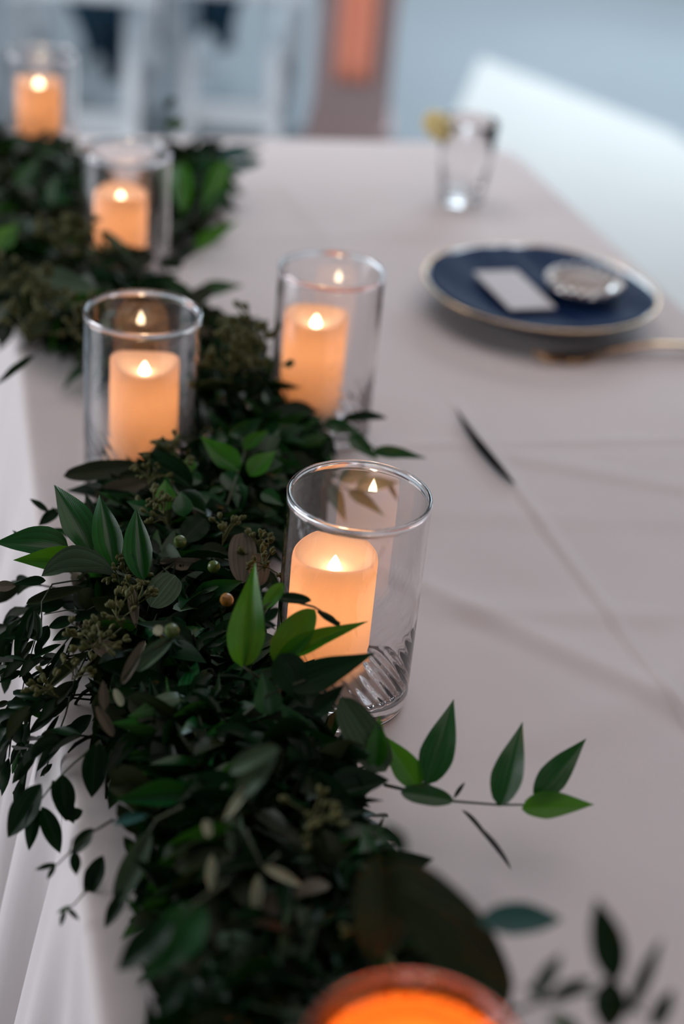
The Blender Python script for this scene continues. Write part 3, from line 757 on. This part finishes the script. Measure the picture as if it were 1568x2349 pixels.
sprig([(1150, 2330), (1260, 2290), (1390, 2270), (1480, 2330)], [
    (1410, 2255, 1366, 2060, 80, 'w', 'dark'), (1225, 2290, 1288, 2186, 40, 'w', 'dark'), (1255, 2300, 1360, 2244, 38, 'w', 'dark'), (1440, 2330, 1518, 2150, 34, 'w', 'dark'),
    (1495, 2360, 1545, 2268, 40, 'w', 'dark'), (1400, 2240, 1395, 2370, 80, 'w', 'dark'), (1260, 2300, 1200, 2260, 26, 'w', 'ruscus'), (1330, 2370, 1250, 2330, 40, 'w', 'ruscus')], depth=.58)
# pale leaves in the near part, standing in for whitish glints
sprig([(640, 1960), (600, 1990), (560, 1900)], [
    (600, 1986, 694, 2034, 26, 'w', 'pale'), (592, 2006, 584, 2112, 28, 'w', 'pale'), (486, 1960, 482, 2046, 26, 'w', 'pale'), (576, 1796, 512, 1884, 22, 'w', 'pale'),
    (640, 1716, 528, 1772, 44, 'e', 'euca', -.8, .3), (634, 1720, 545, 1830, 54, 'e', 'euca', -.3, .3), (470, 1880, 480, 1920, 24, 'o', 'pale')], depth=.73)
sprig([(400, 1460), (330, 1500), (280, 1560)], [
    (330, 1470, 280, 1570, 26, 'e', 'brown', .2, .3), (262, 1580, 280, 1620, 20, 'o', 'pale'), (352, 1440, 372, 1452, 26, 'o', 'pale'), (400, 1460, 310, 1540, 40, 'e', 'euca', .2, .5),
    (240, 1630, 236, 1560, 24, 'w', 'brown'), (220, 1620, 260, 1690, 26, 'e', 'brown')], depth=.86)
# spray between the nearest cylinder and the one on bare cloth
sprig([(640, 1010), (700, 980), (770, 975), (830, 1010), (880, 1040)], [
    (780, 966, 888, 960, 26, 'w', 'dark', -.8, .3), (742, 972, 832, 998, 40, 'r', 'ruscus', -.3, .3), (800, 1000, 868, 1058, 42, 'r', 'ruscus'), (852, 1040, 980, 1052, 34, 'r', 'ruscus', -.2, .4),
    (648, 935, 694, 968, 24, 'r', 'dark', -.6, .3), (700, 970, 676, 1060, 50, 'r', 'ruscus'), (740, 990, 774, 1058, 26, 'r', 'dark'), (760, 1010, 720, 1070, 36, 'r', 'dark'), (640, 980, 600, 1050, 50, 'r', 'dark'),
    (690, 1000, 640, 950, 34, 'r', 'ruscus')], h=.05)
sprig([(690, 1096), (750, 1106), (800, 1122), (850, 1120)], [
    (750, 1114, 792, 1200, 40, 'r', 'ruscus', -.2, .3), (796, 1126, 890, 1184, 34, 'r', 'ruscus', -.3, .3), (814, 1116, 930, 1106, 44, 'r', 'ruscus'), (770, 1100, 868, 1074, 46, 'r', 'ruscus'),
    (696, 1100, 742, 1210, 60, 'r', 'dark'), (720, 1090, 700, 1150, 30, 'r', 'dark'), (890, 1100, 925, 1150, 14, 'w', 'dark')], h=.030)
# leaves around the second farthest candle
sprig([(330, 560), (400, 520), (440, 500), (480, 420), (510, 350)], [
    (420, 488, 412, 376, 50, 'e', 'ruscus_bright'), (468, 480, 520, 372, 46, 'e', 'ruscus_bright'), (462, 500, 540, 420, 28, 'w', 'ruscus'), (362, 500, 432, 522, 40, 'e', 'dark'), (400, 352, 484, 376, 60, 'e', 'dark'),
    (500, 362, 606, 340, 44, 'r', 'teal'), (520, 395, 600, 370, 30, 'e', 'teal'), (440, 390, 470, 440, 34, 'e', 'dark')], h=.055)
sprig([(380, 620), (430, 590), (470, 560)], [
    (440, 578, 548, 506, 40, 'r', 'ruscus_bright', -.3, .3), (400, 600, 455, 560, 26, 'w', 'dark'), (360, 600, 420, 610, 34, 'e', 'dark')], h=.05)
sprig([(400, 700), (440, 685), (470, 668)], [(456, 670, 560, 654, 42, 'r', 'ruscus', 0, .3), (386, 636, 440, 706, 28, 'e', 'euca'), (430, 690, 400, 640, 36, 'r', 'dark')], h=.05)
sprig([(370, 330), (385, 290), (390, 250)], [(376, 288, 424, 284, 30, 'e', 'ruscus'), (380, 250, 400, 222, 20, 'e', 'dark'), (90, 330, 110, 300, 18, 'e', 'dark')], h=.13)
sprig([(60, 660), (120, 640), (200, 650)], [(216, 668, 78, 624, 56, 'e', 'euca', .1, .2), (-10, 570, 42, 512, 60, 'r', 'ruscus_bright'), (230, 530, 300, 600, 30, 'e', 'euca'), (80, 815, -10, 885, 20, 'w', 'dark'),
    (40, 430, 90, 360, 40, 'r', 'ruscus'), (120, 470, 130, 400, 40, 'r', 'ruscus')], h=.085)
sprig([(470, 860), (540, 870), (600, 830)], [(470, 820, 545, 890, 50, 'o', 'brown', .2, .3), (520, 775, 470, 780, 34, 'e', 'euca'), (560, 880, 585, 960, 44, 'e', 'olive'), (600, 760, 560, 820, 40, 'e', 'olive')], h=.05)

# --- bulk of the garland
PATH = [(.175, .16, .062), (.165, .30, .064), (.160, .42, .064), (.150, .54, .062), (.145, .64, .060), (.125, .75, .052), (.128, .86, .054), (.160, .955, .050), (.212, 1.03, .042),
        (.222, 1.12, .036), (.205, 1.22, .046), (.150, 1.31, .060), (.110, 1.40, .062), (.080, 1.50, .062), (.09, 1.60, .058), (.11, 1.70, .050), (.08, 1.78, .048), (.01, 1.84, .045)]
PATH2 = [(.15, 1.60, .04), (.21, 1.63, .034), (.26, 1.70, .028), (.29, 1.80, .02)]
def catmull(P_, n_):
    out = []
    for i in range(len(P_)-1):
        p0, p1, p2, p3 = P_[max(0, i-1)], P_[i], P_[i+1], P_[min(len(P_)-1, i+2)]
        for k in range(n_):
            t = k/n_
            out.append(tuple(.5*((2*b)+(-a+c)*t+(2*a-5*b+4*c-d)*t*t+(-a+3*b-3*c+d)*t**3) for a, b, c, d in zip(p0, p1, p2, p3)))
    out.append(P_[-1]); return out
def inside_jar(p, m=.004):
    if p.z > TZ+JH+.002: return False
    return any((p.x-a)**2+(p.y-b)**2 < (JR+m)**2 for a, b in JPOS)
def ok_leaf(b, t):
    for k in range(5):
        p = b.lerp(t, k/4)
        if p.z > TZ+.074 or (p.x < .066 and p.y < 1.02): return False
        if inside_jar(p, .007): return False
        if X0-.004 < p.x < X1 and p.z < TZ+.005: return False
        if p.x <= X0 and p.z < TZ and p.x > X0-.03-.07*(TZ-p.z)/.7: return False
    return True
ALL = []
vines = []
for PP, cnt in ((PATH, 6), (PATH2, 3)):
    C_ = catmull(PP, 12)
    for v_ in range(cnt):  # thick inner vines added to block light inside the foliage
        ph = v_*1.1; ln = []
        run = []
        for i, (x, y, r) in enumerate(C_):
            a = ph+i*.13; rr = r*.38
            p = Vector((x+rr*cos(a), y, TZ+.018+rr*.45*(1+sin(a))))
            if inside_jar(p, .008):
                if len(run) > 2: vines.append(tube(run, .0055, 6))
                run = []
            else: run.append(p)
        if len(run) > 2: vines.append(tube(run, .0055, 6))
    nsp = int(len(C_)*(6.4 if PP is PATH else 2.6))
    for k in range(nsp):
        f_ = rnd.random()*(len(C_)-1.01); i = int(f_); w_ = f_-i
        x, y, r = [a*(1-w_)+b*w_ for a, b in zip(C_[i], C_[i+1])]
        tx, ty = C_[i+1][0]-C_[i][0], C_[i+1][1]-C_[i][1]; tl = sqrt(tx*tx+ty*ty); tx /= tl; ty /= tl
        sx, sy = ty, -tx
        a = rnd.uniform(-.25, pi+.25)
        out = Vector((sx*cos(a), sy*cos(a), max(.0, sin(a))*.9))
        fwd = Vector((tx, ty, 0))*rnd.choice((-1, 1))
        start = Vector((x, y, TZ+.028)) + out*r*.35
        d = (fwd*rnd.uniform(.35, 1.0)+out*rnd.uniform(.25, .8)+Vector((rnd.uniform(-.3, .3), rnd.uniform(-.3, .3), rnd.uniform(-.1, .3)))).normalized()
        Ls = rnd.uniform(.03, .066)*(r/.06)**.5
        typ = rnd.random()
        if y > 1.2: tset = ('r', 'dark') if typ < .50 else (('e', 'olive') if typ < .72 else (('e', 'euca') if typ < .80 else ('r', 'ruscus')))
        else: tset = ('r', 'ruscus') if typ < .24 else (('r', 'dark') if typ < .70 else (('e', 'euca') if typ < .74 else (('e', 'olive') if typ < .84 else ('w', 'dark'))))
        if rnd.random() < .02: tset = ('e', 'brown')
        npt = 7; pts = []
        for q in range(npt):
            t = q/(npt-1); p = start + d*Ls*t + Vector((0, 0, -.035*t*t)) + out*(.012*sin(t*3))
            pts.append(p)
        if any(inside_jar(p, .004) for p in pts): continue
        vines.append(tube(pts, [.0012]*6+[.0006], 4, False))
        for q in range(1, npt):
            for side in ((-1, 1) if tset[0] != 'r' else ((-1,) if q % 2 else (1,))):
                b = pts[q]; dd = (pts[q]-pts[q-1]).normalized()
                sd_ = dd.cross(Vector((0, 0, 1)) + out*.4); sd_.normalize()
                ax = (dd*rnd.uniform(.3, .9)+sd_*side*rnd.uniform(.5, 1)+Vector((0, 0, rnd.uniform(-.15, .5)))).normalized()
                if tset[0] == 'r': L_ = rnd.uniform(.020, .046); wr = rnd.uniform(.28, .44)
                elif tset[0] == 'e': L_ = rnd.uniform(.022, .042); wr = rnd.uniform(.32, .60)
                else: L_ = rnd.uniform(.022, .038); wr = rnd.uniform(.20, .30)
                tip = b+ax*L_
                if not ok_leaf(b, tip):
                    ax.z = abs(ax.z)+.6; ax.normalize(); tip = b+ax*L_
                    if not ok_leaf(b, tip): continue
                nrm = (Vector((0, 0, 1))+out*.7+Vector((rnd.uniform(-1.2, 1.2), rnd.uniform(-1.2, 1.2), rnd.uniform(-.5, .5)))).normalized()
                if rnd.random() < .12: nrm = -nrm
                ALL.append((b, tip, wr*L_, nrm, tset[0], tset[1]))
for k in range(7):
    y0 = rnd.uniform(.70, .92); x0 = rnd.uniform(.068, .088)
    dx, dy, dz = rnd.uniform(-.055, -.025), rnd.uniform(-.03, .03), rnd.uniform(-.06, -.02)
    pts = []
    for q in range(9):
        t = q/8; pts.append(Vector((x0+dx*sin(t*1.7)*1.05 - .012*t, y0+dy*t, TZ+.022+.010*sin(t*3)+dz*t*t)))
    vines.append(tube(pts, [.0007]*8+[.0004], 4, False))
    for q in range(2, 9):
        for side in (-1, 1):
            b = pts[q]; dd = (pts[q]-pts[q-1]).normalized(); sd_ = Vector((0, side, rnd.uniform(-.3, .3)))
            ax = (dd*rnd.uniform(.5, 1)+sd_*rnd.uniform(.3, .8)+Vector((-.2, 0, -.35))).normalized(); L_ = rnd.uniform(.014, .028)
            if b.z+ax.z*L_ < TZ+.006 and b.x+ax.x*L_ > X0-.015: continue
            ALL.append((b, b+ax*L_, L_*rnd.uniform(.18, .28), Vector((-.4+rnd.uniform(-.5, .5), rnd.uniform(-.8, .3), .8)).normalized(), 'w', 'dark' if rnd.random() < .8 else 'olive'))
vn = link('vine_shade_core', mesh('vine_shade_core', *join([([p-GI for p in v_], f_) for v_, f_ in vines]), M['vine']), G); vn['kind'] = 'stuff'
# choose the ones that show largest as single parts
def score(l):
    c = (l[0]+l[1])/2; dv = c-CAM; dep = dv.dot(FWD)
    px_ = 784+FPX*dv.dot(CX)/dep; py_ = 1174.5-FPX*dv.dot(CY)/dep
    if not (-20 < px_ < 1588 and 0 < py_ < 2369): return -1
    facing = abs(l[3].dot((CAM-c).normalized()))
    return ((l[1]-l[0]).length/dep)*(.4+facing)*(.4+3*max(0, c.z-TZ)/.1 + (1.2 if c.x < .06 else 0))
ALL.sort(key=score, reverse=True)
PATHC = catmull(PATH, 12)
nheroes = sum(len(o.children) for o in G.children)
NP = max(0, 296-nheroes)
bstem = link('sprig', mesh('sprig', *join([([p-GI for p in v_], f_) for v_, f_ in [tube([Vector((x, y, TZ+.05)) for x, y, r in PATHC[4:60] ], .002, 5)]]), M['stem']), G)
for b, t, w, nrm, k, m in ALL[:NP]:
    place_leaf(leaf_mesh(k, rnd.randrange(6), m), b, t, w, nrm, bstem, GI)
MS = {}
SG = {}
for kind in 'rewo':
    for k in range(6): SG[(kind, k)] = leaf_geo(kind, 6, 2, *VAR[kind][k])
for b, t, w, nrm, k, m in ALL[NP:]:
    V, Fc, UV = SG[(k, rnd.randrange(6))]; R = frame(b, t, nrm); L = (t-b).length
    D = MS.setdefault(m, ([], [], [], [])); o = len(D[0]); rv = rnd.random()
    Rm = np.array(R @ Matrix.Diagonal((w, L, L))); A = np.array(V) @ Rm.T + np.array(b-GI)
    D[0].extend(A.tolist()); D[1].extend([[i+o for i in q] for q in Fc]); D[2].extend(UV); D[3].extend([rv]*len(V))
for m, D in MS.items():
    o = link('foliage', uvmesh('foliage', D[0], D[1], D[2], M[m], D[3]), G); o['kind'] = 'stuff'
print('leaves', len(ALL), 'heroes', nheroes, 'parts', NP)

# --- seed clusters and berries
def seed_cluster(sd):
    r_ = random.Random(sd); parts = []; seeds = []
    for k in range(9):
        a = r_.uniform(0, 2*pi); e = r_.uniform(.1, 1.3); L = r_.uniform(.006, .013)
        d = Vector((cos(a)*cos(e), sin(a)*cos(e), sin(e))); p0 = Vector((0, 0, .001*k)); p1 = p0+d*L
        parts.append(tube([p0, p0.lerp(p1, .5)+Vector((0, 0, .001)), p1], .0004, 4, False))
        for q in range(3):
            d2 = (d+Vector((r_.uniform(-.7, .7), r_.uniform(-.7, .7), r_.uniform(-.3, .7)))).normalized(); Ls = r_.uniform(.0035, .0055)
            R = d2.to_track_quat('Z', 'X').to_matrix()
            V, Fc = lathe([(0, 0), (.0007, .0008), (.0012, .6*Ls), (.0010, .85*Ls), (.0004, Ls), (0, Ls)], 6)
            parts.append(([R @ Vector(v)+p1 for v in V], Fc))
    return join(parts)
SCM = [mesh('seed_cluster', *seed_cluster(k), M['seed']) for k in range(4)]
def put_seed(x, y, h=.075, s=1.0, depth=None):
    p = atd(x, y, depth) if depth else at(x, y, h)
    o = link('seed_cluster', rnd.choice(SCM), G); o.location = p-GI; o.scale = (s, s, s); o.rotation_euler = (rnd.uniform(-.6, .6), rnd.uniform(-.6, .6), rnd.uniform(0, 6))
for x, y in ((390, 1090), (340, 1120), (410, 1055), (350, 1180), (385, 1205), (300, 1330), (275, 1345), (600, 1280), (605, 1310), (280, 1440), (225, 1490), (300, 1400), (510, 1250)): put_seed(x, y, .078, 1.15)
for x, y in ((165, 1560), (135, 1600), (215, 1490)): put_seed(x, y, s=1.15, depth=.90)
for x, y in ((140, 560), (190, 570), (220, 600), (150, 590), (40, 680), (90, 700), (130, 710), (60, 780), (170, 770), (560, 830), (590, 850), (530, 880), (570, 800)): put_seed(x, y, .085, 2.0)
for x, y in ((890, 2120), (700, 1900)): put_seed(x, y, .075, 1.4)
bm_ = lathe([(0, -.0042), (.002, -.0038), (.0036, -.0022), (.0042, 0), (.0037, .0022), (.0022, .0038), (.0006, .0046), (0, .0056)], 20)
bg = mesh('berry', *bm_, M['berry']); bo = mesh('berry', *bm_, M['berry_orange'])
for x, y, m_, h_ in ((413, 1242, bg, .088), (127, 1238, bg, .088), (394, 1447, bg, .105), (520, 1376, bo, .095), (490, 1300, bg, .08)):
    o = link('berry', m_, G); o.location = at(x, y, h_)-GI; o.rotation_euler = (.7, .4, x)
    if m_ is bo: o['label'] = 'amber orange berry'
# long dark leaf lying on its edge along the cloth crease
a, b = at(1182, 1112, .005), at(1044, 934, .006)
V, Fc, UV = leaf_geo('w', 20, 4, -.12, 1.4, .5)
lf = bpy.data.objects.new('fallen_leaf', uvmesh('fallen_leaf', V, Fc, UV, M['dry'])); COL.objects.link(lf)
R = frame(a, b, Vector((-1, -.2, .55))); L = (b-a).length
mt = R.to_4x4() @ Matrix.Diagonal((.0085, L, .0085, 1)); mt.translation = a; lf.matrix_world = mt
tag(lf, 'long narrow dark leaf lying alone on the cloth crease below the plate', 'leaf')
